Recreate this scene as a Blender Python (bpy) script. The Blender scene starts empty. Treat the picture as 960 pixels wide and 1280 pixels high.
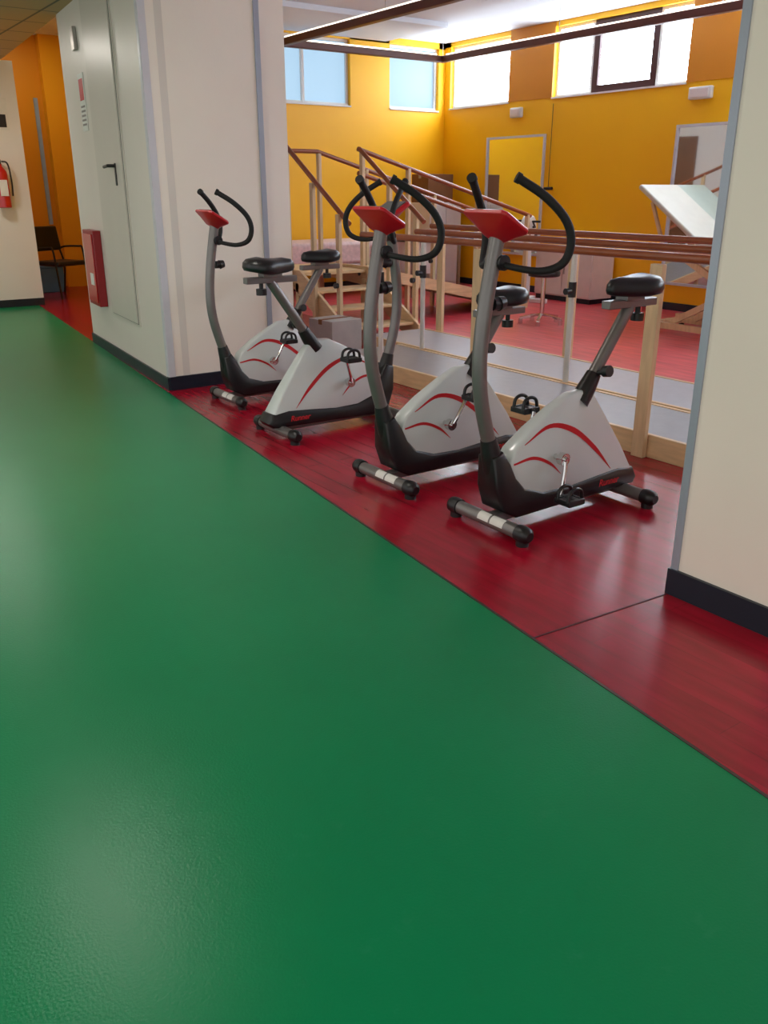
import bpy, math
from mathutils import Vector, Matrix
S=bpy.context.scene
try:
    S.view_settings.view_transform='Standard'
except Exception: pass
def srgb(r,g,b):
    f=lambda c:(c/255/12.92) if c/255<=0.04045 else ((c/255+0.055)/1.055)**2.4
    return (f(r),f(g),f(b),1)
# ---------------------------------------------------------------- materials
def mat(name,col,rough=.5,metal=0,var=.06,scale=8,bump=0,bscale=60,emit=0,coat=0,stretch=None,dim=1):
    m=bpy.data.materials.new(name);m.use_nodes=True
    nt=m.node_tree;N=nt.nodes;L=nt.links;b=N['Principled BSDF']
    b.inputs['Roughness'].default_value=rough;b.inputs['Metallic'].default_value=metal
    tc=N.new('ShaderNodeTexCoord');no=N.new('ShaderNodeTexNoise');no.inputs['Scale'].default_value=scale;no.inputs['Detail'].default_value=4
    if stretch:
        mp=N.new('ShaderNodeMapping');mp.inputs['Scale'].default_value=stretch
        L.new(tc.outputs['Object'],mp.inputs[0]);L.new(mp.outputs[0],no.inputs['Vector'])
    else: L.new(tc.outputs['Object'],no.inputs['Vector'])
    r=N.new('ShaderNodeValToRGB')
    r.color_ramp.elements[0].position=.3;r.color_ramp.elements[1].position=.7
    r.color_ramp.elements[0].color=tuple(c*(1-var)*dim for c in col[:3])+(1,)
    r.color_ramp.elements[1].color=tuple(min(1,c*(1+var))*dim for c in col[:3])+(1,)
    L.new(no.outputs['Fac'],r.inputs[0]);L.new(r.outputs[0],b.inputs['Base Color'])
    if bump:
        n2=N.new('ShaderNodeTexNoise');n2.inputs['Scale'].default_value=bscale;n2.inputs['Detail'].default_value=3
        L.new(tc.outputs['Object'],n2.inputs['Vector'])
        bp=N.new('ShaderNodeBump');bp.inputs['Strength'].default_value=bump;bp.inputs['Distance'].default_value=.004
        L.new(n2.outputs['Fac'],bp.inputs['Height']);L.new(bp.outputs[0],b.inputs['Normal'])
    if emit:
        b.inputs['Emission Color'].default_value=col;b.inputs['Emission Strength'].default_value=emit
    if coat: b.inputs['Coat Weight'].default_value=coat;b.inputs['Coat Roughness'].default_value=.1
    return m
M={}
M['cream']=mat('cream_paint',srgb(240,231,219),.55,var=.02,scale=2,bump=.08,bscale=90)
M['white']=mat('white_paint',srgb(228,226,222),.55,var=.02,scale=2)
M['yellow']=mat('yellow_paint',srgb(255,188,0),.5,var=.03,scale=1.2)
M['orange']=mat('orange_paint',srgb(246,176,24),.5,var=.03,scale=1.2)
M['orangedk']=mat('orange_paint_deep',srgb(230,152,16),.5,var=.03,scale=1.2)
M['pier']=mat('orange_brown_paint',srgb(214,136,22),.5,var=.03,scale=1.2)
M['ceil']=mat('white_ceiling',srgb(222,228,236),.8,var=.02,scale=2)
M['doorwall']=mat('grey_panel',srgb(222,214,206),.4,var=.02,scale=2)
M['doorpaint']=mat('grey_door_paint',srgb(208,201,192),.35,var=.02,scale=3)
M['guard']=mat('corner_guard',srgb(205,204,212),.35,var=.02)
M['guard2']=mat('corner_guard_grey',srgb(158,166,180),.3,var=.02,metal=.2)
M['navy']=mat('navy_vinyl',srgb(18,30,44),.4,var=.08)
M['gap']=mat('dark_gap',srgb(80,20,30),.6)
M['gapd']=mat('door_gap',srgb(110,110,104),.7)
M['trim']=mat('joint_dark',srgb(60,40,36),.45)
M['black']=mat('black_plastic',srgb(20,20,23),.38,var=.1,scale=20)
M['foam']=mat('black_foam',srgb(14,14,16),.7,var=.1,scale=30,bump=.2,bscale=200)
M['leather']=mat('black_vinyl',srgb(20,22,27),.35,var=.1,scale=20,bump=.15,bscale=120)
M['grey']=mat('grey_metal_paint',srgb(122,119,118),.33,metal=.5,var=.04)
M['shell']=mat('pearl_shell',srgb(204,212,212),.28,var=.015,coat=.4)
M['red']=mat('red_plastic',srgb(190,12,28),.35,var=.03,coat=.2)
M['redtxt']=mat('red_print',srgb(200,30,40),.5)
M['screen']=mat('grey_screen',srgb(110,118,116),.2)
M['chrome']=mat('chrome',srgb(215,215,215),.15,metal=1,var=.02)
M['steel']=mat('brushed_steel',srgb(175,170,165),.35,metal=.7,var=.03)
M['palepost']=mat('pale_metal_post',srgb(215,212,205),.35,metal=.2,var=.03)
M['wood']=mat('beech_wood',srgb(218,190,148),.45,var=.1,scale=6,stretch=(6,6,.8))
M['woodx']=mat('beech_board',srgb(218,186,142),.45,var=.1,scale=6,stretch=(1,1,8))
M['rail']=mat('stained_rail_wood',srgb(146,76,38),.35,var=.14,scale=8,coat=.2)
M['plat']=mat('grey_walkway_vinyl',srgb(132,132,138),.35,var=.05,scale=14,bump=.1)
M['plat2']=mat('pale_walkway_vinyl',srgb(172,174,182),.3,var=.04,scale=14,bump=.1)
M['track']=mat('brown_track',srgb(96,52,42),.45,var=.08)
M['brown']=mat('brown_frame',srgb(66,34,34),.4,var=.08)
M['browndoor']=mat('brown_door_paint',srgb(120,76,40),.45,var=.08)
M['pad']=mat('beige_pad_vinyl',srgb(206,204,190),.45,var=.03)
M['padg']=mat('offwhite_green_pad_vinyl',srgb(182,194,180),.45,var=.03)
M['pink']=mat('floral_mattress',srgb(225,195,190),.6,var=.12,scale=22)
M['cab']=mat('pale_laminate',srgb(224,212,206),.5,var=.03)
M['blue']=mat('dark_blue_laminate',srgb(40,52,84),.4)
M['cyan']=mat('pale_blue_paint',srgb(150,175,200),.4)
M['bluebox']=mat('blue_plastic',srgb(90,150,205),.4)
M['card']=mat('brown_cardboard',srgb(128,84,50),.7)
M['gbox']=mat('grey_cardboard',srgb(168,160,156),.7)
M['ext']=mat('extinguisher_red',srgb(190,20,24),.3,coat=.3)
M['hose']=mat('cabinet_red',srgb(150,22,30),.4)
M['sign']=mat('sign_white',srgb(225,225,220),.5)
M['emit']=mat('lamp_diffuser',srgb(255,248,238),.5,emit=30)
M['emitfill']=mat('added_fill_diffuser',srgb(255,246,225),.5,emit=9)  # weak glow for the added fill lamps only
M['tube']=mat('lamp_tube',srgb(255,244,225),.5,emit=2.0)
M['glassw']=mat('bright_frosted_glass',srgb(228,241,255),.3,emit=14)
M['glassb']=mat('bluish_frosted_glass',srgb(178,214,240),.5,emit=.95,var=.1,scale=1.5,dim=.12)
# mirror
mm=bpy.data.materials.new('mirror_glass');mm.use_nodes=True;b=mm.node_tree.nodes['Principled BSDF']
b.inputs['Metallic'].default_value=1;b.inputs['Roughness'].default_value=.03;b.inputs['Base Color'].default_value=(.8,.82,.8,1);M['mirror']=mm
# green floor
def floor_green():
    m=bpy.data.materials.new('green_vinyl');m.use_nodes=True;nt=m.node_tree;N=nt.nodes;L=nt.links;b=N['Principled BSDF']
    tc=N.new('ShaderNodeTexCoord')
    n1=N.new('ShaderNodeTexNoise');n1.inputs['Scale'].default_value=1.3;n1.inputs['Detail'].default_value=5;n1.inputs['Roughness'].default_value=.55
    n3=N.new('ShaderNodeTexNoise');n3.inputs['Scale'].default_value=150;n3.inputs['Detail'].default_value=3
    n4=N.new('ShaderNodeTexNoise');n4.inputs['Scale'].default_value=9;n4.inputs['Detail'].default_value=6;n4.inputs['Roughness'].default_value=.7
    for n in(n1,n3,n4): L.new(tc.outputs['Object'],n.inputs[0])
    r=N.new('ShaderNodeValToRGB');e=r.color_ramp.elements;e[0].position=.3;e[1].position=.75
    e[0].color=srgb(0,126,78);e[1].color=srgb(4,134,84)
    L.new(n1.outputs['Fac'],r.inputs[0])
    r2=N.new('ShaderNodeValToRGB');e=r2.color_ramp.elements;e[0].position=.6;e[1].position=.9;e[0].color=(0,0,0,1);e[1].color=(.15,.15,.15,1)
    L.new(n4.outputs['Fac'],r2.inputs[0])
    mx=N.new('ShaderNodeMixRGB');L.new(r2.outputs[0],mx.inputs[0]);L.new(r.outputs[0],mx.inputs[1]);mx.inputs[2].default_value=srgb(90,175,140)
    L.new(mx.outputs[0],b.inputs['Base Color'])
    b.inputs['Roughness'].default_value=.29
    bp=N.new('ShaderNodeBump');bp.inputs['Strength'].default_value=.2;bp.inputs['Distance'].default_value=.003
    L.new(n3.outputs['Fac'],bp.inputs['Height']);L.new(bp.outputs[0],b.inputs['Normal'])
    b.inputs['Specular IOR Level'].default_value=.22
    return m
M['green']=floor_green()
def floor_red(name,c1,c2,c3,rough):
    m=bpy.data.materials.new(name);m.use_nodes=True;nt=m.node_tree;N=nt.nodes;L=nt.links;b=N['Principled BSDF']
    tc=N.new('ShaderNodeTexCoord');mp=N.new('ShaderNodeMapping');mp.inputs['Scale'].default_value=(7,.9,1)
    L.new(tc.outputs['Object'],mp.inputs[0])
    n1=N.new('ShaderNodeTexNoise');n1.inputs['Scale'].default_value=3;n1.inputs['Detail'].default_value=7
    L.new(mp.outputs[0],n1.inputs[0])
    br=N.new('ShaderNodeTexBrick');br.inputs['Scale'].default_value=1;br.inputs['Brick Width'].default_value=1.1;br.inputs['Row Height'].default_value=.1
    br.inputs['Mortar Size'].default_value=.001;br.inputs['Color1'].default_value=c1;br.inputs['Color2'].default_value=c2;br.inputs['Mortar'].default_value=c3
    mp2=N.new('ShaderNodeMapping');mp2.inputs['Rotation'].default_value=(0,0,math.pi/2)
    L.new(tc.outputs['Object'],mp2.inputs[0]);L.new(mp2.outputs[0],br.inputs[0])
    mx=N.new('ShaderNodeMixRGB');mx.blend_type='MULTIPLY';mx.inputs[0].default_value=1
    r=N.new('ShaderNodeValToRGB');e=r.color_ramp.elements;e[0].position=.3;e[1].position=.65;e[0].color=(.7,.62,.62,1);e[1].color=(1.05,1.05,1.05,1)
    L.new(n1.outputs['Fac'],r.inputs[0]);L.new(br.outputs['Color'],mx.inputs[1]);L.new(r.outputs[0],mx.inputs[2]);L.new(mx.outputs[0],b.inputs['Base Color'])
    b.inputs['Roughness'].default_value=rough
    bp=N.new('ShaderNodeBump');bp.inputs['Strength'].default_value=.1;bp.inputs['Distance'].default_value=.002
    L.new(n1.outputs['Fac'],bp.inputs['Height']);L.new(bp.outputs[0],b.inputs['Normal'])
    return m
M['redfloor']=floor_red('red_plank_vinyl',srgb(174,10,42),srgb(156,8,36),srgb(128,8,30),.24)
M['glarefloor']=floor_red('red_vinyl_painted_glare',srgb(218,78,88),srgb(210,70,80),srgb(194,60,70),.32)  # same red floor, window glare painted in as a paler colour
def tiles():
    m=bpy.data.materials.new('ceiling_tiles');m.use_nodes=True;nt=m.node_tree;N=nt.nodes;L=nt.links;b=N['Principled BSDF']
    tc=N.new('ShaderNodeTexCoord');br=N.new('ShaderNodeTexBrick');br.offset=0
    br.inputs['Scale'].default_value=1;br.inputs['Brick Width'].default_value=.6;br.inputs['Row Height'].default_value=.6;br.inputs['Mortar Size'].default_value=.012
    br.inputs['Color1'].default_value=srgb(190,152,110);br.inputs['Color2'].default_value=srgb(184,148,106);br.inputs['Mortar'].default_value=srgb(110,96,76)
    L.new(tc.outputs['Object'],br.inputs[0]);L.new(br.outputs['Color'],b.inputs['Base Color']);b.inputs['Roughness'].default_value=.8
    return m
M['tiles']=tiles()
# ---------------------------------------------------------------- mesh builder
class MB:
    def __init__(s): s.v=[];s.f=[];s.mi=[];s.m=0
    def add(s,vs,fs):
        o=len(s.v);s.v+= [tuple(v) for v in vs];s.f+=[tuple(i+o for i in f) for f in fs];s.mi+=[s.m]*len(fs);return s
    def box(s,c,d,R=None):
        vs=[Vector((x*d[0]/2,y*d[1]/2,z*d[2]/2)) for x in(-1,1) for y in(-1,1) for z in(-1,1)]
        if R is not None: vs=[R@v for v in vs]
        return s.add([v+Vector(c) for v in vs],[(0,1,3,2),(4,6,7,5),(0,4,5,1),(2,3,7,6),(0,2,6,4),(1,5,7,3)])
    def b2(s,x0,x1,y0,y1,z0,z1): return s.box(((x0+x1)/2,(y0+y1)/2,(z0+z1)/2),(abs(x1-x0),abs(y1-y0),abs(z1-z0)))
    def beam(s,p0,p1,w,h):
        p0=Vector(p0);p1=Vector(p1);d=(p1-p0);L=d.length;d.normalize()
        up=Vector((0,0,1)) if abs(d.z)<.98 else Vector((0,1,0))
        a=d.cross(up).normalized();u=a.cross(d)
        R=Matrix((a,d,u)).transposed()
        return s.box((p0+p1)/2,(w,L,h),R)
    def tube(s,path,r,n=14,smooth=True,sub=6):
        P=[Vector(p) for p in path];rs=r if isinstance(r,(list,tuple)) else [r]*len(P)
        if smooth and len(P)>2:
            Q=[];RR=[]
            E=[2*P[0]-P[1]]+P+[2*P[-1]-P[-2]]
            for i in range(len(P)-1):
                a,b_,c,d=E[i:i+4]
                for k in range(sub):
                    t=k/sub
                    Q.append(.5*((2*b_)+(c-a)*t+(2*a-5*b_+4*c-d)*t*t+(-a+3*b_-3*c+d)*t**3));RR.append(rs[i]*(1-t)+rs[i+1]*t)
            Q.append(P[-1]);RR.append(rs[-1]);P=Q;rs=RR
        T=[(P[min(i+1,len(P)-1)]-P[max(i-1,0)]).normalized() for i in range(len(P))]
        u=T[0].orthogonal().normalized();vs=[]
        for i,p in enumerate(P):
            u=(u-T[i]*u.dot(T[i])).normalized();w=T[i].cross(u)
            for k in range(n):
                a=2*math.pi*k/n;vs.append(p+(u*math.cos(a)+w*math.sin(a))*rs[i])
        fs=[(i*n+k,i*n+(k+1)%n,(i+1)*n+(k+1)%n,(i+1)*n+k) for i in range(len(P)-1) for k in range(n)]
        fs+=[tuple(range(n-1,-1,-1)),tuple((len(P)-1)*n+k for k in range(n))]
        return s.add(vs,fs)
    def cyl(s,p0,p1,r,n=18,r1=None): return s.tube([p0,p1],[r,r if r1 is None else r1],n,False)
    def loft(s,rings,cap=True):
        n=len(rings[0]);vs=[p for r in rings for p in r]
        fs=[(i*n+k,i*n+(k+1)%n,(i+1)*n+(k+1)%n,(i+1)*n+k) for i in range(len(rings)-1) for k in range(n)]
        if cap: fs+=[tuple(range(n-1,-1,-1)),tuple((len(rings)-1)*n+k for k in range(n))]
        return s.add(vs,fs)
    def prism(s,poly,z0,z1): return s.loft([[(x,y,z0) for x,y in poly],[(x,y,z1) for x,y in poly]])
    def obj(s,name,mats,parent=None,bevel=0,smooth=True,label=None,sharp=35,loc=None,seg=2):
        import bmesh
        me=bpy.data.meshes.new(name);me.from_pydata(s.v,[],s.f)
        for m in (mats if isinstance(mats,(list,tuple)) else [mats]): me.materials.append(M[m])
        for p,i in zip(me.polygons,s.mi): p.material_index=i
        bm=bmesh.new();bm.from_mesh(me);bmesh.ops.recalc_face_normals(bm,faces=bm.faces);bm.to_mesh(me);bm.free()
        if smooth:
            for p in me.polygons:p.use_smooth=True
            me.set_sharp_from_angle(angle=math.radians(sharp))
        o=bpy.data.objects.new(name,me);S.collection.objects.link(o)
        if parent:o.parent=parent
        if loc:o.location=loc
        if bevel:
            md=o.modifiers.new('bevel','BEVEL');md.width=bevel;md.segments=seg;md.limit_method='ANGLE';md.angle_limit=math.radians(40)
        if label:o['label']=label
        return o
def thing(name,label,cat,loc=(0,0,0),rz=0,group=None):
    e=bpy.data.objects.new(name,None);e.empty_display_size=.1;S.collection.objects.link(e)
    e.location=loc;e.rotation_euler=(0,0,rz);e['label']=label;e['category']=cat
    if group:e['group']=group
    return e
def struct(o): o['kind']='structure';return o
def tag(o,label,cat,group=None):
    o['label']=label;o['category']=cat
    if group:o['group']=group
    return o
def dup(src,loc,rz=0,label=None,scale=None):
    e=src.copy();S.collection.objects.link(e);e.location=loc;e.rotation_euler=(0,0,rz)
    if scale:e.scale=scale
    if label:e['label']=label
    def rec(a,b):
        for c in list(a.children):
            k=c.copy();S.collection.objects.link(k);k.parent=b;rec(c,k)
    rec(src,e);return e
# ---------------------------------------------------------------- shell
bx=lambda y:1.68+.102*y
struct(MB().prism([(-3.5,-2.5),(bx(-2.5),-2.5),(bx(11.75),11.75),(-3.5,11.75)],-.05,0).obj('floor','green'))
struct(MB().prism([(bx(-2.5),-2.5),(5.22,-2.5),(5.22,11.3),(4.7,11.3),(4.7,14),(2.2,14),(2.2,11.75),(bx(11.75),11.75)],-.05,0).obj('floor','redfloor'))
struct(MB().b2(5.22,9.1,-2.5,11.3,-.05,0).obj('floor','glarefloor'))  # room part of the red floor, split off to carry painted window glare
struct(MB().prism([(bx(-2.5)-.005,-2.5),(bx(-2.5)+.005,-2.5),(bx(6)+.005,6),(bx(6)-.005,6)],0,.002).obj('trim_1','trim'))
struct(MB().prism([(bx(1.78),1.78),(bx(1.78),1.787),(2.5,1.744),(2.5,1.737)],0,.0015).obj('trim_2','gap'))
# column
struct(MB().b2(2.52,2.93,1.31,1.74,0,3.4).obj('wall_column','cream'))
g=MB();g.b2(2.514,2.55,1.715,1.745,0.1,3.4);g.b2(2.514,2.55,1.303,1.33,.1,3.4);struct(g.obj('trim_3','guard2'))
struct(MB().b2(2.506,2.95,1.296,1.752,0,.1).obj('baseboard_column','navy'))
# north partition and door wall
P1=(2.33,6.04)
struct(MB().prism([P1,(3.19,6.04),(3.19,6.2),(2.345,6.2)],0,3.4).obj('wall_north','cream'))
struct(MB().b2(3.17,3.42,6.09,6.24,0,3.4).obj('wall_pilaster','cream'))
struct(MB().b2(3.155,3.195,6.03,6.06,0.1,3.4).obj('trim_4','guard2'))
struct(MB().b2(2.325,2.375,6.028,6.045,.1,3.4).obj('trim_5','guard'))
struct(MB().b2(2.33,3.42,6.024,6.085,0,.1).obj('baseboard_north','navy'))
ang=math.atan(.092)
R=Matrix.Rotation(-ang,4,'Z');T=Matrix.Translation((P1[0],P1[1],0))@R
def place(o): o.matrix_world=T;return o
place(struct(MB().b2(0,.16,.01,2.5,0,3.4).obj('wall_door_side','doorwall')))
place(struct(MB().b2(-.008,.0,0,.04,.1,3.4).obj('trim_6','guard')))
place(struct(MB().b2(-.014,0,0,2.5,0,.09).obj('baseboard_door_side','navy')))
dr=MB();dr.b2(-.012,0,.66,1.52,.38,2.78)
dr.m=1;dr.b2(-.014,-.011,.675,1.505,.395,2.765)
dr.m=0;dr.b2(-.022,-.014,.683,1.497,.403,2.757)
place(struct(dr.obj('door_1',['doorpaint','gapd'])))
h=thing('door_handle','black plastic lever handle on the grey metal door','handle');place(h)
hm=MB();hm.box((-.026,.88,1.5),(.008,.035,.16));hm.obj('backplate','black',h,bevel=.004)
hm=MB();hm.tube([(-.026,.88,1.56),(-.07,.88,1.56),(-.078,.9,1.56),(-.075,1.02,1.555)],.012);hm.obj('lever','black',h)
# fire hose cabinet
c=thing('fire_hose_cabinet','red metal fire hose cabinet on the wall past the door','cabinet');place(c)
MB().b2(-.07,-.001,1.72,2.12,.42,1.06).obj('body','hose',c,bevel=.006)
MB().b2(-.08,-.071,1.75,2.09,.45,1.03).obj('door','ext',c,bevel=.004)
MB().b2(-.084,-.08,1.8,1.92,.6,.7).obj('instruction_label','sign',c)
# sign + thermostat box
sg=MB();sg.b2(-.006,-.001,1.72,1.92,1.85,2.28);sg.m=1;sg.b2(-.008,-.006,1.75,1.89,2.08,2.24)
sg.m=2
for i in range(5): sg.b2(-.008,-.006,1.75,1.89,1.89+i*.034,1.905+i*.034)
o=place(sg.obj('safety_sign',['sign','redtxt','grey']));tag(o,'white fire safety notice with a red symbol','sign')
o=place(MB().b2(-.03,-.001,1.8,1.9,2.45,2.62).obj('wall_box','steel',bevel=.005));tag(o,'small grey control box on the wall','control box')
# far corridor
struct(MB().b2(-3.5,2.95,11.75,11.9,0,2.8).obj('wall_corridor_end','white'))
struct(MB().b2(-3.5,2.95,11.735,11.75,0,.09).obj('baseboard_corridor_end','navy'))
struct(MB().b2(2.2,3.84,13.9,14,0,3.4).obj('wall_alcove','orangedk'))
struct(MB().b2(3.84,4.9,13.75,14,0,3.4).obj('wall_alcove_pier','orange'))
struct(MB().b2(2.1,2.2,11.9,14,0,3.4).obj('wall_alcove_side','white'))
struct(MB().prism([(2.62,8.5),(2.66,8.5),(3.6,11.3),(4.64,13.8),(4.6,13.8),(3.56,11.3)],0,3.4).obj('wall_partition_alcove','orange'))
struct(MB().prism([(2.67,8.5),(2.75,8.5),(3.7,11.3),(4.7,13.8),(4.65,13.8),(3.61,11.3)],0,3.4).obj('wall_partition_room','white'))
struct(MB().prism([(3.515,10.75),(3.69,11.26),(3.72,11.25),(3.545,10.74)],0,2.3).obj('door_3','browndoor'))
struct(MB().b2(3.71,3.76,13.86,13.9,0.9,2.6).obj('trim_7','cyan'))
o=thing('storage_crate','small light blue plastic crate behind the visitor chair','crate',(3.45,13.25,0))
MB().b2(-.17,.17,-.13,.13,0,.34).obj('crate_body','bluebox',o,bevel=.01)
MB().b2(-.18,.18,-.14,.14,.341,.37).obj('lid','bluebox',o,bevel=.005)
struct(MB().prism([(-3.5,-2.5),(2.3,-2.5),(2.33,6.0),(2.58,8.6),(2.82,11.75),(-3.5,11.75)],2.8,2.85).obj('ceiling_corridor','tiles'))
struct(MB().prism([(2.36,-2.5),(2.6,-2.5),(2.6,6.04),(2.36,6.04)],2.72,3.4).obj('wall_header','cream'))
struct(MB().prism([(2.56,8.5),(3.0,8.5),(4.7,11.3),(4.9,14),(2.1,14),(2.1,11.9),(2.8,11.9)],3.4,3.45).obj('ceiling_alcove','ceil'))
# room
XE=9.1;YN=11.3;ZC=3.42
struct(MB().b2(2.4,XE+.2,-2.5,YN+.2,ZC,ZC+.06).obj('ceiling_room','ceil'))
e=MB();e.b2(XE,XE+.2,-2.5,YN+.2,0,2.53)
for a,b_ in [(11.17,11.5),(9.03,9.87),(6.3,6.92),(2.6,3.3),(-2.5,-1.6)]: e.b2(XE,XE+.2,a,b_,2.53,ZC)
e.b2(XE,XE+.2,-2.5,YN,3.36,ZC)
struct(e.obj('wall_east','yellow'))
struct(MB().b2(XE-.012,XE,9.03,9.87,2.53,ZC).obj('wall_pier_east','pier'))
struct(MB().b2(XE-.012,XE,6.3,6.92,2.53,ZC).obj('wall_pier_east','pier'))
e=MB();e.b2(3.6,XE,YN,YN+.2,0,2.5)
for a,b_ in [(3.6,6.1),(7.39,8.07),(8.98,9.1)]: e.b2(a,b_,YN,YN+.2,2.5,ZC)
e.b2(3.6,XE,YN,YN+.2,3.34,ZC)
struct(e.obj('wall_far','yellow'))
struct(MB().b2(2.4,XE+.2,-2.6,-2.5,0,ZC).obj('wall_south','white'))
struct(MB().b2(3.75,XE,YN-.015,YN,0,.09).obj('baseboard_far','navy'))
struct(MB().b2(XE-.015,XE,-2.5,YN,0,.09).obj('baseboard_east','navy'))
struct(MB().b2(3.2,8.0,9.9,YN,3.36,3.42).obj('ceiling_soffit','ceil'))
wi=0
def winE(y0,y1,frame,glass,fw=.035):
    global wi;wi+=1
    w=MB();w.b2(XE+.1,XE+.11,y0,y1,2.53,3.36)
    w.m=1
    w.b2(XE+.06,XE+.13,y0,y0+fw,2.53,3.36);w.b2(XE+.06,XE+.13,y1-fw,y1,2.53,3.36)
    w.b2(XE+.061,XE+.129,y0,y1,2.53,2.53+fw);w.b2(XE+.061,XE+.129,y0,y1,3.36-fw,3.36)
    w.m=2;w.b2(XE-.02,XE+.06,y0,y1,2.512,2.532)
    return struct(w.obj('window_%d'%wi,[glass,frame,'white']))
winE(9.87,11.17,'white','glassw')
winE(8.41,9.03,'white','glassw')
winE(7.41,8.41,'brown','glassw',.09)
winE(6.92,7.41,'white','glassw')
winE(3.3,6.3,'white','glassw')
winE(-1.6,2.6,'white','glassw')
def winN(x0,x1,mull,glass):
    global wi;wi+=1
    w=MB();w.b2(x0,x1,YN+.1,YN+.11,2.5,3.34);w.m=1;fw=.035
    w.b2(x0,x0+fw,YN+.06,YN+.13,2.5,3.34);w.b2(x1-fw,x1,YN+.06,YN+.13,2.5,3.34)
    w.b2(x0,x1,YN+.061,YN+.129,2.5,2.535);w.b2(x0,x1,YN+.061,YN+.129,3.305,3.34)
    for m in mull: w.b2(m-.02,m+.02,YN+.055,YN+.13,2.5,3.34)
    w.m=2;w.b2(x0,x1,YN-.02,YN+.06,2.482,2.502)
    return struct(w.obj('window_%d'%wi,[glass,'white','white']))
winN(6.1,7.39,[6.65],'glassb');winN(8.07,8.98,[],'glassb')
# light track ring
t=thing('light_track','brown suspended rectangular light track below the ceiling','light track',(0,0,0))
tm=MB();z0,z1=3.02,3.1
for a in [(5.76,5.84,-1,10.42),(8.27,8.35,-1,10.42)]: tm.b2(a[0],a[1],a[2],a[3],z0,z1)
tm.b2(5.84,8.27,10.34,10.42,z0,z1);tm.b2(5.84,8.27,-1,-.92,z0,z1)
tm.obj('track','track',t,bevel=.008)
tt=MB()
for a in [(5.79,5.81,-.9,10.3),(8.3,8.32,-.9,10.3)]: tt.b2(a[0],a[1],a[2],a[3],z1+.001,z1+.022)
tt.b2(5.9,8.2,10.37,10.39,z1+.001,z1+.022)
tt.obj('light_strip','tube',t)
for x in (5.8,8.31):
    for y in (1,3.5,6,8.2,10.38): MB().cyl((x,y,z1),(x,y,ZC),.004,8).obj('suspension_rod','steel',t)
# emergency lights
for i,(y,z,l) in enumerate([(9.67,2.38,'small white rectangular emergency light on the yellow wall'),(6.69,2.4,'white rectangular emergency light under the window')]):
    e=thing('emergency_light',l,'emergency light',(XE,y,z))
    w=.11 if i==0 else .15
    MB().b2(-.06,0,-w,w,-.06,.07).obj('housing','sign',e,bevel=.015)
    MB().b2(-.07,-.061,-w+.03,w-.03,-.04,.05).obj('diffuser','cab',e,bevel=.004)
# mirrors
for (y0,y1,zb,zt,l) in [(9.09,10.27,.5,2.09,'tall wall mirror with thin pale metal frame'),(4.9,6.97,.3,2.09,'wide wall mirror with pale frame behind the treatment couch')]:
    e=thing('wall_mirror',l,'mirror',(XE-.001,(y0+y1)/2,zb))
    hw=(y1-y0)/2;hh=zt-zb
    MB().b2(-.012,0,-hw+.03,hw-.03,.03,hh-.03).obj('mirror_glass','mirror',e)
    f=MB();f.b2(-.03,0,-hw,-hw+.03,0,hh);f.b2(-.03,0,hw-.03,hw,0,hh);f.b2(-.03,0,-hw+.03,hw-.03,0,.03);f.b2(-.03,0,-hw+.03,hw-.03,hh-.03,hh)
    f.obj('frame','guard',e)
# pulley cord
e=thing('pulley_cord','thin cord with black hand grip hanging on the wall','exercise cord',(XE-.03,8.97,1.3))
MB().cyl((0,0,.12),(0,0,1.15),.004,8).obj('cord','black',e)
MB().cyl((0,-.07,.1),(0,.07,.1),.02,12).obj('grip','black',e)
# low cabinet on east wall
cb=thing('low_cabinet','low pale laminate cabinet against the yellow wall','cabinet',(XE-.24,8.2,0))
MB().b2(-.2,.2,-.5,.5,.06,.68).obj('body','cab',cb,bevel=.006)
MB().b2(-.19,.19,-.48,.48,0,.06).obj('plinth','navy',cb)
for s_ in (-1,1):
    d=MB().b2(-.215,-.2,s_*.005,s_*.49,.08,.66).obj('door','cab',cb,bevel=.003)
    MB().b2(-.23,-.216,s_*.03,s_*.045,.35,.5).obj('handle','steel',d)
# desk, pale cabinet with brown box in corner
e=thing('desk','desk with dark blue top and pale metal legs','desk',(7.9,9.9,0))
MB().b2(-.7,.7,-.35,.35,.74,.78).obj('desk_top','blue',e,bevel=.006)
for x in(-.65,.65):
    for y in(-.3,.3): MB().b2(x-.02,x+.02,y-.02,y+.02,0,.74).obj('leg','steel',e)
MB().b2(-.6,-.2,-.25,.3,.3,.72).obj('drawer_unit','cab',e,bevel=.005)
e=thing('side_cabinet','pale waist-high cabinet in the room corner','cabinet',(8.66,10.95,0))
MB().b2(-.3,.3,-.28,.28,0,1.2).obj('body','cab',e,bevel=.006)
for s_ in(-1,1): MB().b2(s_*.005,s_*.29,-.295,-.281,.05,1.17).obj('door','cab',e,bevel=.003)
e=thing('brown_box','brown cardboard box stored on the pale cabinet','box',(8.62,10.95,1.2))
MB().b2(-.24,.24,-.2,.2,0,.4).obj('carton','card',e,bevel=.006)
MB().b2(-.242,.242,-.03,.03,.34,.404).obj('tape','gbox',e)
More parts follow.
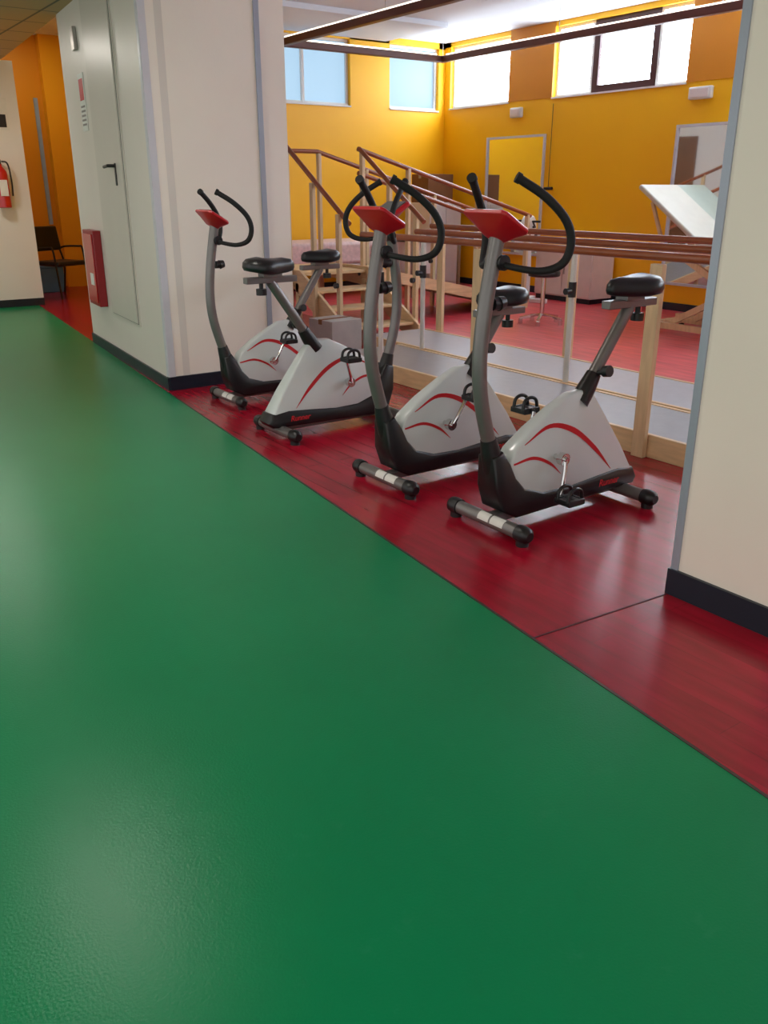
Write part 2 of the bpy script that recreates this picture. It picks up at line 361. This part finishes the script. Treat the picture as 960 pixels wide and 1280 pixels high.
# hand ergometer
e=thing('arm_ergometer','white arm exercise machine with black hand cranks','exercise machine',(8.2,8.4,0),.4)
MB().b2(-.25,.25,-.04,.04,0,.06).obj('base_foot','white',e,bevel=.01)
b_=MB();b_.b2(-.03,.03,-.3,.3,.0,.055);b_.obj('base_bar','white',e,bevel=.01)
MB().tube([(0,0,.05),(0,0,.5),(-.03,0,.82)],.05,14).obj('column','white',e)
rr=[]
for y,r in[(-.06,.12),(-.045,.14),(.045,.14),(.06,.12)]: rr.append([(-.03+r*math.cos(a*math.pi/12),y,.94+r*math.sin(a*math.pi/12)) for a in range(24)])
MB().loft(rr).obj('housing','sign',e)
for s_ in(-1,1):
    MB().tube([(-.03,s_*.061,.94),(-.03,s_*.09,.94),(-.03+s_*.1,s_*.1,1.01),(-.03+s_*.1,s_*.2,1.01)],.014,10,False).obj('hand_crank','black',e)
# mattress bed by far wall
e=thing('patterned_bed','low bed with pale pink patterned mattress','bed',(6.7,10.75,0))
MB().b2(-.95,.95,-.4,.4,.42,.72).obj('mattress','pink',e,bevel=.05,seg=4)
fr=MB();fr.b2(-.95,.95,-.38,.38,.34,.42);fr.obj('bed_frame','white',e)
for x in(-.85,.85):
    for y in(-.3,.3): MB().cyl((x,y,0),(x,y,.34),.025,12).obj('leg','white',e)
# treatment couches
def couch(loc,pm,label):
    e=thing('treatment_couch',label,'treatment couch',loc,group='treatment couches')
    MB().box((0,-.3,.88),(.6,1.4,.05)).obj('seat_pad',pm,e,bevel=.02,seg=3)
    R_=Matrix.Rotation(math.radians(34),3,'X')
    MB().box((0,.80,1.15),(.6,.98,.05),R_).obj('backrest_pad',pm,e,bevel=.02,seg=3)
    fr=MB();fr.beam((-.25,-.95,.82),(-.25,.9,.82),.04,.05);fr.beam((.25,-.95,.82),(.25,.9,.82),.04,.05)
    fr.beam((-.25,.85,.82),(-.25,1.05,1.27),.03,.03);fr.beam((.25,.85,.82),(.25,1.05,1.27),.03,.03)
    fr.beam((-.22,-.7,.1),(-.22,.7,.79),.04,.06);fr.beam((.22,-.7,.1),(.22,.7,.79),.04,.06)
    fr.beam((-.2,.7,.1),(-.2,-.6,.79),.04,.06);fr.beam((.2,.7,.1),(.2,-.6,.79),.04,.06)
    fr.beam((-.25,-.85,.07),(-.25,.95,.07),.05,.06);fr.beam((.25,-.85,.07),(.25,.95,.07),.05,.06)
    fr.beam((-.25,.9,.07),(.25,.9,.07),.05,.06);fr.beam((-.25,-.8,.07),(.25,-.8,.07),.05,.06)
    fr.obj('couch_frame','wood',e)
    for x in(-.25,.25):
        for y in(-.8,.9): MB().cyl((x,y,0),(x,y,.05),.03,12).obj('foot','black',e)
couch((7.85,4.98,0),'pad','beige padded treatment couch with raised backrest')
couch((8.55,5.15,0),'padg','pale green padded treatment couch with raised backrest by the mirror')
# stool
e=thing('stool','round black stool with chrome base','stool',(7.0,6.9,0))
MB().loft([[(r*math.cos(a*math.pi/12),r*math.sin(a*math.pi/12),z) for a in range(24)] for r,z in [(.14,.5),(.17,.51),(.175,.54),(.165,.565),(.12,.575)]]).obj('seat','leather',e)
MB().cyl((0,0,.1),(0,0,.5),.025).obj('column','chrome',e)
b_=MB()
for k in range(5):
    a=k*2*math.pi/5;b_.beam((0,0,.1),(.24*math.cos(a),.24*math.sin(a),.06),.035,.025);b_.cyl((.23*math.cos(a),.23*math.sin(a),0),(.23*math.cos(a),.23*math.sin(a),.05),.025,10)
b_.obj('base','chrome',e)
# ---------------------------------------------------------------- walking platforms & bars
def platform(x0,x1,y0,y1,m,label):
    e=thing('walkway_platform',label,'platform',((x0+x1)/2,(y0+y1)/2,0));hx=(x1-x0)/2;hy=(y1-y0)/2
    MB().b2(-hx+.03,hx-.03,-hy,hy,.02,.125).obj('deck',m,e)
    MB().b2(-hx,-hx+.03,-hy,hy,0,.13).obj('edge_board','woodx',e,bevel=.004)
    MB().b2(hx-.03,hx,-hy,hy,0,.13).obj('edge_board','woodx',e,bevel=.004)
platform(3.84,4.47,2.62,6.1,'plat','low grey vinyl walking platform with beech wood edges')
platform(4.5,5.2,2.9,6.7,'plat2','low pale grey vinyl walking platform with beech edges')
def bars(x,y0,y1,posts,steel,z=1.07,zs=.131,label=''):
    e=thing('parallel_bar',label,'parallel bar',(x,0,0),group='parallel bars over the platforms')
    b_=MB();b_.tube([(0,y0,z),(0,y1,z)],.023,16,False);b_.obj('handrail','rail',e)
    for y in posts:
        MB().b2(-.05,-.015,y-.04,y+.04,0,z-.035).obj('wooden_post','wood',e,bevel=.004)
    for y in steel:
        p=MB();p.cyl((.0,y,zs),(.0,y,z-.02),.02);p.obj('metal_post','palepost',e)
        k=MB();k.cyl((-.02,y,z-.32),(-.065,y,z-.32),.022,12);k.cyl((0,y,z-.36),(0,y,z-.26),.027,12);k.obj('clamp_knob','black',e)
bars(3.85,1.9,5.75,[2.95,4.35],[5.5],label='stained wooden bar on thick beech posts beside the exercise bikes')
bars(4.485,1.9,5.9,[],[4.15,5.8],label='stained wooden bar on pale metal posts between two platforms')
bars(5.27,1.9,6.7,[3.2,4.85,6.5],[],label='stained wooden bar on beech posts along the pale platform',zs=0)
# ---------------------------------------------------------------- stairs and ramp
e=thing('training_stairs','beech training stairs with platform, ramp and stained handrails','training stairs',(4.45,7.0,0))
W=.85
for i in range(3): MB().b2(.03,W-.03,i*.27-.04,i*.27+.25,.125+i*.15,.15+i*.15).obj('tread','woodx',e,bevel=.004)
MB().b2(.03,W-.03,.8,1.8,.57,.6).obj('landing','woodx',e,bevel=.004)
for x in (.015,W-.015):
    sr=MB()
    sr.loft([[(x+q,-.12,0),(x+q,.1,0),(x+q,.9,.44),(x+q,1.8,.48),(x+q,1.8,.63),(x+q,.78,.63),(x+q,-.12,.13)] for q in(-.015,.015)])
    sr.obj('stringer','woodx',e,bevel=.003)
for x in (.02,W-.02):
    for y in(.84,1.77): MB().b2(x-.02,x+.02,y-.03,y+.03,0,.5).obj('support_leg','wood',e)
rp=MB();rp.beam((W,1.37,.585),(W+2.5,1.37,.03),.8,.03);rp.obj('ramp_deck','plat',e)
for y in(.95,1.79): MB().beam((W,y,.58),(W+2.5,y,.05),.03,.12).obj('ramp_side','woodx',e)
def rail(pts): return MB().tube(pts,.023,12,False).obj('handrail','rail',e)
rail([(0,-.15,1.1),(0,.95,1.78)]);rail([(W,-.15,1.1),(W,.95,1.78)])
rail([(0,.95,1.78),(0,1.79,1.78)]);rail([(0,1.79,1.78),(W,1.79,1.78)])
rail([(W,.98,1.78),(W+2.5,.98,1.09)]);rail([(W,1.79,1.78),(W+2.5,1.79,1.09)])
rail([(W,.98,1.55),(W+2.5,.98,.86)])
def post(x,y,z0,z1,knob=False):
    MB().b2(x-.018,x+.018,y-.028,y+.028,z0,z1).obj('rail_post','wood',e,bevel=.003)
    if knob:
        MB().cyl((x-.019,y,z0+.55),(x-.055,y,z0+.55),.025,10).obj('clamp_knob','black',e)
for x in(-.02,W+.02):
    post(x,0,0,1.18,True);post(x,.93,.0,1.75,True);post(x,1.79,0,1.76,True);post(x,.45,.2,1.45)
for x in(1.5,2.5,3.3):
    z=1.78-(x-W)/2.5*.69
    post(x,.98,0,z);post(x,1.79,0,z,True)
# grey box
e=thing('cardboard_box','grey cardboard box on the floor beside the stairs','box',(4.2,6.72,0),.1)
MB().b2(-.17,.17,-.17,.17,0,.3).obj('carton','gbox',e,bevel=.004)
MB().b2(-.172,.172,-.025,.025,.26,.303).obj('tape','card',e)
# ---------------------------------------------------------------- visitor chair
e=thing('visitor_chair','black visitor chair with armrests in the orange alcove','chair',(3.42,12.5,0),math.radians(25))
MB().box((0,0,.45),(.48,.46,.06)).obj('seat','leather',e,bevel=.02)
MB().box((0,.25,.76),(.44,.05,.32),Matrix.Rotation(math.radians(-10),3,'X')).obj('backrest','leather',e,bevel=.02)
for s_ in(-1,1):
    MB().tube([(s_*.25,-.24,0),(s_*.25,-.2,.42),(s_*.25,-.17,.64),(s_*.25,-.1,.66),(s_*.25,.16,.65),(s_*.22,.25,.62)],.013,10).obj('armrest','black',e)
    MB().tube([(s_*.24,.27,0),(s_*.23,.2,.42),(s_*.2,.26,.7)],.013,10).obj('leg','black',e)
# extinguisher
e=thing('fire_extinguisher','red fire extinguisher mounted on the white wall','fire extinguisher',(2.62,11.651,1.18));e.scale=(.9,.9,.9)
MB().loft([[(r*math.cos(a*math.pi/12),r*math.sin(a*math.pi/12),z) for a in range(24)] for r,z in [(.07,0),(.085,.01),(.085,.42),(.075,.46),(.045,.5),(.03,.52),(.03,.55)]]).obj('cylinder_body','ext',e)
v=MB();v.cyl((0,0,.55),(0,0,.6),.025);v.beam((0,0,.6),(-.12,0,.63),.02,.015);v.beam((0,0,.58),(-.11,0,.56),.02,.012);v.obj('valve','black',e)
MB().tube([(.03,0,.58),(.1,-.02,.55),(.12,-.03,.35),(.11,-.05,.15)],.011,10).obj('hose','black',e)
MB().b2(-.05,.05,-.09,-.084,.15,.35).obj('instruction_label','sign',e)
MB().b2(-.03,.03,.086,.109,.1,.5).obj('bracket','steel',e)
o=MB();o.b2(2.56,2.82,11.742,11.749,2.05,2.4);o.m=1;o.b2(2.59,2.79,11.738,11.742,2.08,2.22)
tag(o.obj('extinguisher_sign',['sign','navy']),'white and dark equipment notice on the white wall','sign')
# lamps
def lamp(x,y,z,em,label):
    lp=thing('ceiling_lamp',label,'ceiling lamp',(x,y,z),group='ceiling lamps')
    MB().b2(-.3,.3,-.3,.3,-.03,-.001).obj('lamp_housing','white',lp,bevel=.004)
    MB().b2(-.26,.26,-.26,.26,-.036,-.031).obj('diffuser',em,lp)
    return lp
l1=lamp(1.0,4.3,2.8,'emit','square ceiling lamp with white diffuser over the corridor')
for x,y,z in [(1.7,10.1,2.8),(-1.5,2.2,2.8),(-1.5,7,2.8)]: dup(l1,(x,y,z))  # last two are unseen, added to brighten the corridor
lamp(.8,.4,2.8,'emitfill','dim unseen fill lamp added over the near corridor floor')  # added out of view to lift the foreground a little
lamp(3.3,12.9,3.4,'emitfill','dim unseen fill lamp added to brighten the orange alcove')  # added out of view because the recess came out too dark
# ---------------------------------------------------------------- exercise bike
RX=.80
def wy(z): return .078-.05*max(0,z)/.55
def inset(poly,d):
    n=len(poly);out=[]
    ar=sum(poly[i][0]*poly[(i+1)%n][1]-poly[(i+1)%n][0]*poly[i][1] for i in range(n))
    sg=1 if ar>0 else -1
    for i in range(n):
        p=Vector(poly[i-1]);q=Vector(poly[i]);r=Vector(poly[(i+1)%n])
        a=(q-p).normalized();b_=(r-q).normalized()
        na=Vector((-a.y,a.x))*sg;nb=Vector((-b_.y,b_.x))*sg
        m=(na+nb);m.normalize();k=d/max(.5,m.dot(na));out.append((q.x+m.x*k,q.y+m.y*k))
    return out
def sided(poly,ins,extra=0):
    i1=inset(poly,ins*.35);i2=inset(poly,ins)
    r=[]
    r.append([(x,-(wy(z)+extra),z) for x,z in i2]);r.append([(x,-(wy(z)+extra)+ins*.35,z) for x,z in i1]);r.append([(x,-(wy(z)+extra)+ins,z) for x,z in poly])
    r.append([(x,(wy(z)+extra)-ins,z) for x,z in poly]);r.append([(x,(wy(z)+extra)-ins*.35,z) for x,z in i1]);r.append([(x,(wy(z)+extra),z) for x,z in i2])
    return MB().loft(r)
def ribbon(mb,pts,ws,off=.0015):
    P=[Vector(p) for p in pts];E=[2*P[0]-P[1]]+P+[2*P[-1]-P[-2]];Q=[];Wd=[]
    for i in range(len(P)-1):
        a,b_,c,d=E[i:i+4]
        for k in range(6):
            t=k/6;Q.append(.5*((2*b_)+(c-a)*t+(2*a-5*b_+4*c-d)*t*t+(-a+3*b_-3*c+d)*t**3));Wd.append(ws[i]*(1-t)+ws[i+1]*t)
    Q.append(P[-1]);Wd.append(ws[-1])
    for s_ in(-1,1):
        vs=[]
        for i,q in enumerate(Q):
            t=(Q[min(i+1,len(Q)-1)]-Q[max(i-1,0)]).normalized();n=Vector((-t.y,t.x))*Wd[i]/2
            for e_ in (q+n,q-n): vs.append((e_.x,s_*(wy(e_.y)+off),e_.y))
        mb.add(vs,[(2*i,2*i+1,2*i+3,2*i+2) for i in range(len(Q)-1)])
def build_bike(loc,rz,label,g):
    e=thing('exercise_bike',label,'exercise bike',loc,rz,g)
    MB().b2(0,RX,-.025,.025,.035,.075).obj('base_frame','grey',e,bevel=.006)
    for nm,x in (('front_stabilizer',0),('rear_stabilizer',RX)):
        hl=.2
        o=MB().cyl((x,-hl,.05),(x,hl,.05),.03,20).obj(nm,'grey',e)
        for s_ in(-1,1):
            c=MB();rings=[]
            for t,r in [(0,.036),(.03,.038),(.055,.034),(.07,.02)]:
                y=s_*(hl+t-.01);rings.append([(x+r*math.cos(a*math.pi/8),y,.05+r*math.sin(a*math.pi/8)) for a in range(16)])
            c.loft(rings);c.cyl((x,s_*(hl+.015),.0),(x,s_*(hl+.015),.03),.028,14)
            c.obj('end_cap','black',o)
        if x==0:
            for (ya,yb) in [(-.12,-.04),(-.03,.04)]:
                q=MB();vs=[]
                for k in range(7):
                    a=math.radians(95+k*14)
                    for y in(ya,yb): vs.append((.0308*math.cos(a),y,.05+.0308*math.sin(a)))
                q.add(vs,[(2*k,2*k+1,2*k+3,2*k+2) for k in range(6)]);q.obj('sticker','sign',o,label='white printed sticker')
    shell=[(.065,.29),(.10,.355),(.2,.43),(.33,.505),(.43,.552),(.54,.562),(.59,.53),(.67,.42),(.77,.28),(.85,.15),(.85,.105),(.4,.1),(.12,.11)]
    sh=sided(shell,.012).obj('side_cover','shell',e,sharp=40)
    rb=MB();ribbon(rb,[(.15,.37),(.30,.43),(.45,.39),(.59,.285),(.70,.17)],[.004,.019,.026,.022,.002])
    ribbon(rb,[(.085,.295),(.2,.305),(.30,.265),(.37,.205)],[.008,.015,.014,.002]);rb.obj('red_stripe','red',sh,smooth=False)
    low=[(-.03,.34),(.03,.36),(.07,.30),(.10,.235),(.15,.18),(.26,.145),(.42,.14),(.6,.155),(.75,.165),(.86,.15),(.885,.10),(.86,.07),(.1,.055),(.02,.10),(-.02,.2)]
    sided(low,.012,.006).obj('lower_cover','black',e,sharp=40)
    MB().tube([(.025,0,.26),(.0,0,.34),(-.02,0,.415)],[.05,.045,.035],16).obj('post_sleeve','black',e)
    MB().tube([(.02,0,.3),(-.035,0,.46),(-.075,0,.62),(-.085,0,.78),(-.065,0,.98),(-.02,0,1.22)],.031,18).obj('console_post','grey',e)
    MB().cyl((.0,0,.97),(-.03,0,.97),.025,14).cyl((.0,0,.97),(.03,0,.975),.03,14,.024).obj('tension_knob','black',e)
    Rc=Matrix.Rotation(math.radians(30),3,'Y')
    c=Vector((-.035,0,1.275))
    def octr(hx,hy,z,ch=.3,dx=0):
        k=ch*min(hx,hy)
        return [c+Rc@Vector((p[0]+dx,p[1],z)) for p in [(hx,-hy+k),(hx,hy-k),(hx-k,hy),(-hx+k,hy),(-hx,hy-k),(-hx,-hy+k),(-hx+k,-hy),(hx-k,-hy)]]
    cm=MB();cm.loft([octr(.035,.035,-.05,dx=.025),octr(.062,.085,-.02,dx=.01),octr(.08,.122,.0,dx=0,ch=.2),octr(.08,.122,.012,ch=.2),octr(.074,.116,.017,ch=.2)])
    co=cm.obj('console','red',e,bevel=.003)
    MB().box(c+Rc@Vector((-.016,0,.02)),(.1,.18,.008),Rc).obj('display','screen',co,bevel=.002)
    MB().box(c+Rc@Vector((.052,0,.019)),(.02,.14,.006),Rc).obj('button_strip','black',co,bevel=.002)
    hb=MB()
    for s_ in(-1,1):
        hb.tube([(-.015,0,1.13),(.0,s_*.08,1.115),(.06,s_*.17,1.105),(.115,s_*.225,1.135),(.135,s_*.24,1.21),(.11,s_*.23,1.29),(.04,s_*.19,1.37),(-.045,s_*.13,1.435)],[.013,.013,.014,.0165,.0165,.0165,.0165,.0165],14)
        hb.cyl((-.04,s_*.133,1.432),(-.053,s_*.125,1.44),.02,14)
    hb.obj('handlebar','foam',e)
    MB().cyl((-.015,-.045,1.13),(-.015,.045,1.13),.03,16).obj('handlebar_clamp','black',e)
    MB().tube([(.515,0,.5),(.56,0,.56),(.6,0,.62)],[.045,.042,.034],16).obj('seat_sleeve','black',e)
    MB().cyl((.55,0,.55),(.8,0,.905),.028,18).obj('seat_post','grey',e)
    MB().cyl((.60,0,.62),(.60,-.07,.64),.012,12).cyl((.6,-.06,.64),(.6,-.09,.645),.026,14).obj('height_knob','black',e)
    sl=MB();sl.b2(.64,.96,-.025,.025,.9,.935);sl.b2(.74,.86,-.035,.035,.93,.955);sl.obj('seat_slider','grey',e,bevel=.004)
    MB().cyl((.86,0,.9),(.86,0,.86),.012,12).cyl((.86,0,.87),(.86,0,.835),.03,14).obj('slider_knob','black',e)
    rings=[]
    for sc,z in [(.75,.95),(.95,.958),(1.0,.975),(.98,1.0),(.86,1.02),(.5,1.03)]:
        ring=[]
        for k in range(36):
            a=2*math.pi*k/36;x=math.cos(a);y=math.sin(a)
            w=.045+.085/(1+math.exp(-(x+.05)*4))
            dz=.014*(x**2)*(1 if x>0 else .35)
            ring.append((.8+.155*x*sc,w*math.copysign(abs(y)**.8,y)*sc,z+dz))
        rings.append(ring)
    MB().loft(rings).obj('seat','leather',e,sharp=60)
    k=MB();k.cyl((0,-.125,0),(0,.125,0),.012,12)
    for s_ in(-1,1):
        k.cyl((0,s_*.085,0),(0,s_*.115,0),.028,16)
        k.tube([(0,s_*.115,0),(0,s_*.125,s_*.06),(0,s_*.13,s_*.165)],.010,10)
    ck=k.obj('crank','chrome',e,loc=(.335,0,.29))
    for s_ in(-1,1):
        p=MB();y=s_*.185
        p.b2(-.045,.045,y-.045,y-.03,-.014,.014);p.b2(-.045,.045,y+.03,y+.045,-.014,.014);p.b2(-.05,-.035,y-.045,y+.045,-.012,.012);p.b2(.035,.05,y-.045,y+.045,-.012,.012)
        p.b2(-.034,.034,y-.029,y+.029,-.01,.01)
        p.cyl((0,s_*.13,0),(0,y+s_*.03,0),.013,10)
        p.tube([(-.045,y-.03,0),(-.035,y-.03,.045),(0,y-.03,.06),(.035,y-.03,.045),(.045,y-.03,0)],.009,6)
        p.tube([(-.045,y+.03,0),(-.035,y+.03,.045),(0,y+.03,.06),(.035,y+.03,.045),(.045,y+.03,0)],.009,6)
        p.obj('pedal','black',ck,loc=(0,0,s_*.165),bevel=.003)
    for s_ in(-1,1):
        cu=bpy.data.curves.new('logo_lettering','FONT');cu.body='Runner';cu.size=.045;cu.extrude=.0004;cu.shear=.25;cu.align_x='CENTER';cu.offset=.0008
        tmp=bpy.data.objects.new('tmp_text',cu);S.collection.objects.link(tmp)
        bpy.context.view_layer.update()
        me=bpy.data.meshes.new_from_object(tmp);me.materials.clear();me.materials.append(M['redtxt'])
        bpy.data.objects.remove(tmp)
        to=bpy.data.objects.new('logo_lettering',me);S.collection.objects.link(to);to.parent=e
        zz=.1;to.location=(.68,s_*(wy(zz)+.0085),zz)
        to.rotation_euler=(math.radians(90-5),0,0) if s_<0 else (math.radians(90-5),0,math.pi)
    return e
def set_crank(e,a):
    for c in e.children:
        if c.name.startswith('crank'):
            c.rotation_euler=(0,a,0)
            for p in c.children: p.rotation_euler=(0,-a,0)
def lower_seat(e,d):
    for c in e.children:
        if c.name.split('.')[0] in('seat','seat_post','seat_slider','slider_knob'):
            c.location=(-.70*d,0,-d)
G='upright exercise bikes in the opening'
b4=build_bike((2.39,2.6,0),0,'grey and white upright exercise bike beside the cream column',G);set_crank(b4,.2)
b3=dup(b4,(2.36,3.34,0),0,'grey and white upright exercise bike between two other bikes');set_crank(b3,math.pi+.5);lower_seat(b3,.11)
b2=dup(b4,(3.17,4.475,0),math.pi,'white exercise bike turned around, its seat toward the corridor');set_crank(b2,.3)
b1=dup(b4,(2.5,5.42,0),0,'upright exercise bike standing beside the cream wall',scale=(.96,.96,.96));set_crank(b1,math.pi+.5)
# ---------------------------------------------------------------- world, camera
w=bpy.data.worlds.new('World');S.world=w;w.use_nodes=True
bg=w.node_tree.nodes['Background'];bg.inputs[0].default_value=(1,.98,.97,1);bg.inputs[1].default_value=1.1
cam=bpy.data.cameras.new('Camera');co=bpy.data.objects.new('Camera',cam);S.collection.objects.link(co)
cam.sensor_fit='VERTICAL';cam.sensor_height=36;cam.lens=1076/1280*36;cam.clip_start=.05
co.location=(0,0,1.4);co.rotation_euler=(math.radians(90-20.6),0,math.radians(-35.2))
S.camera=co
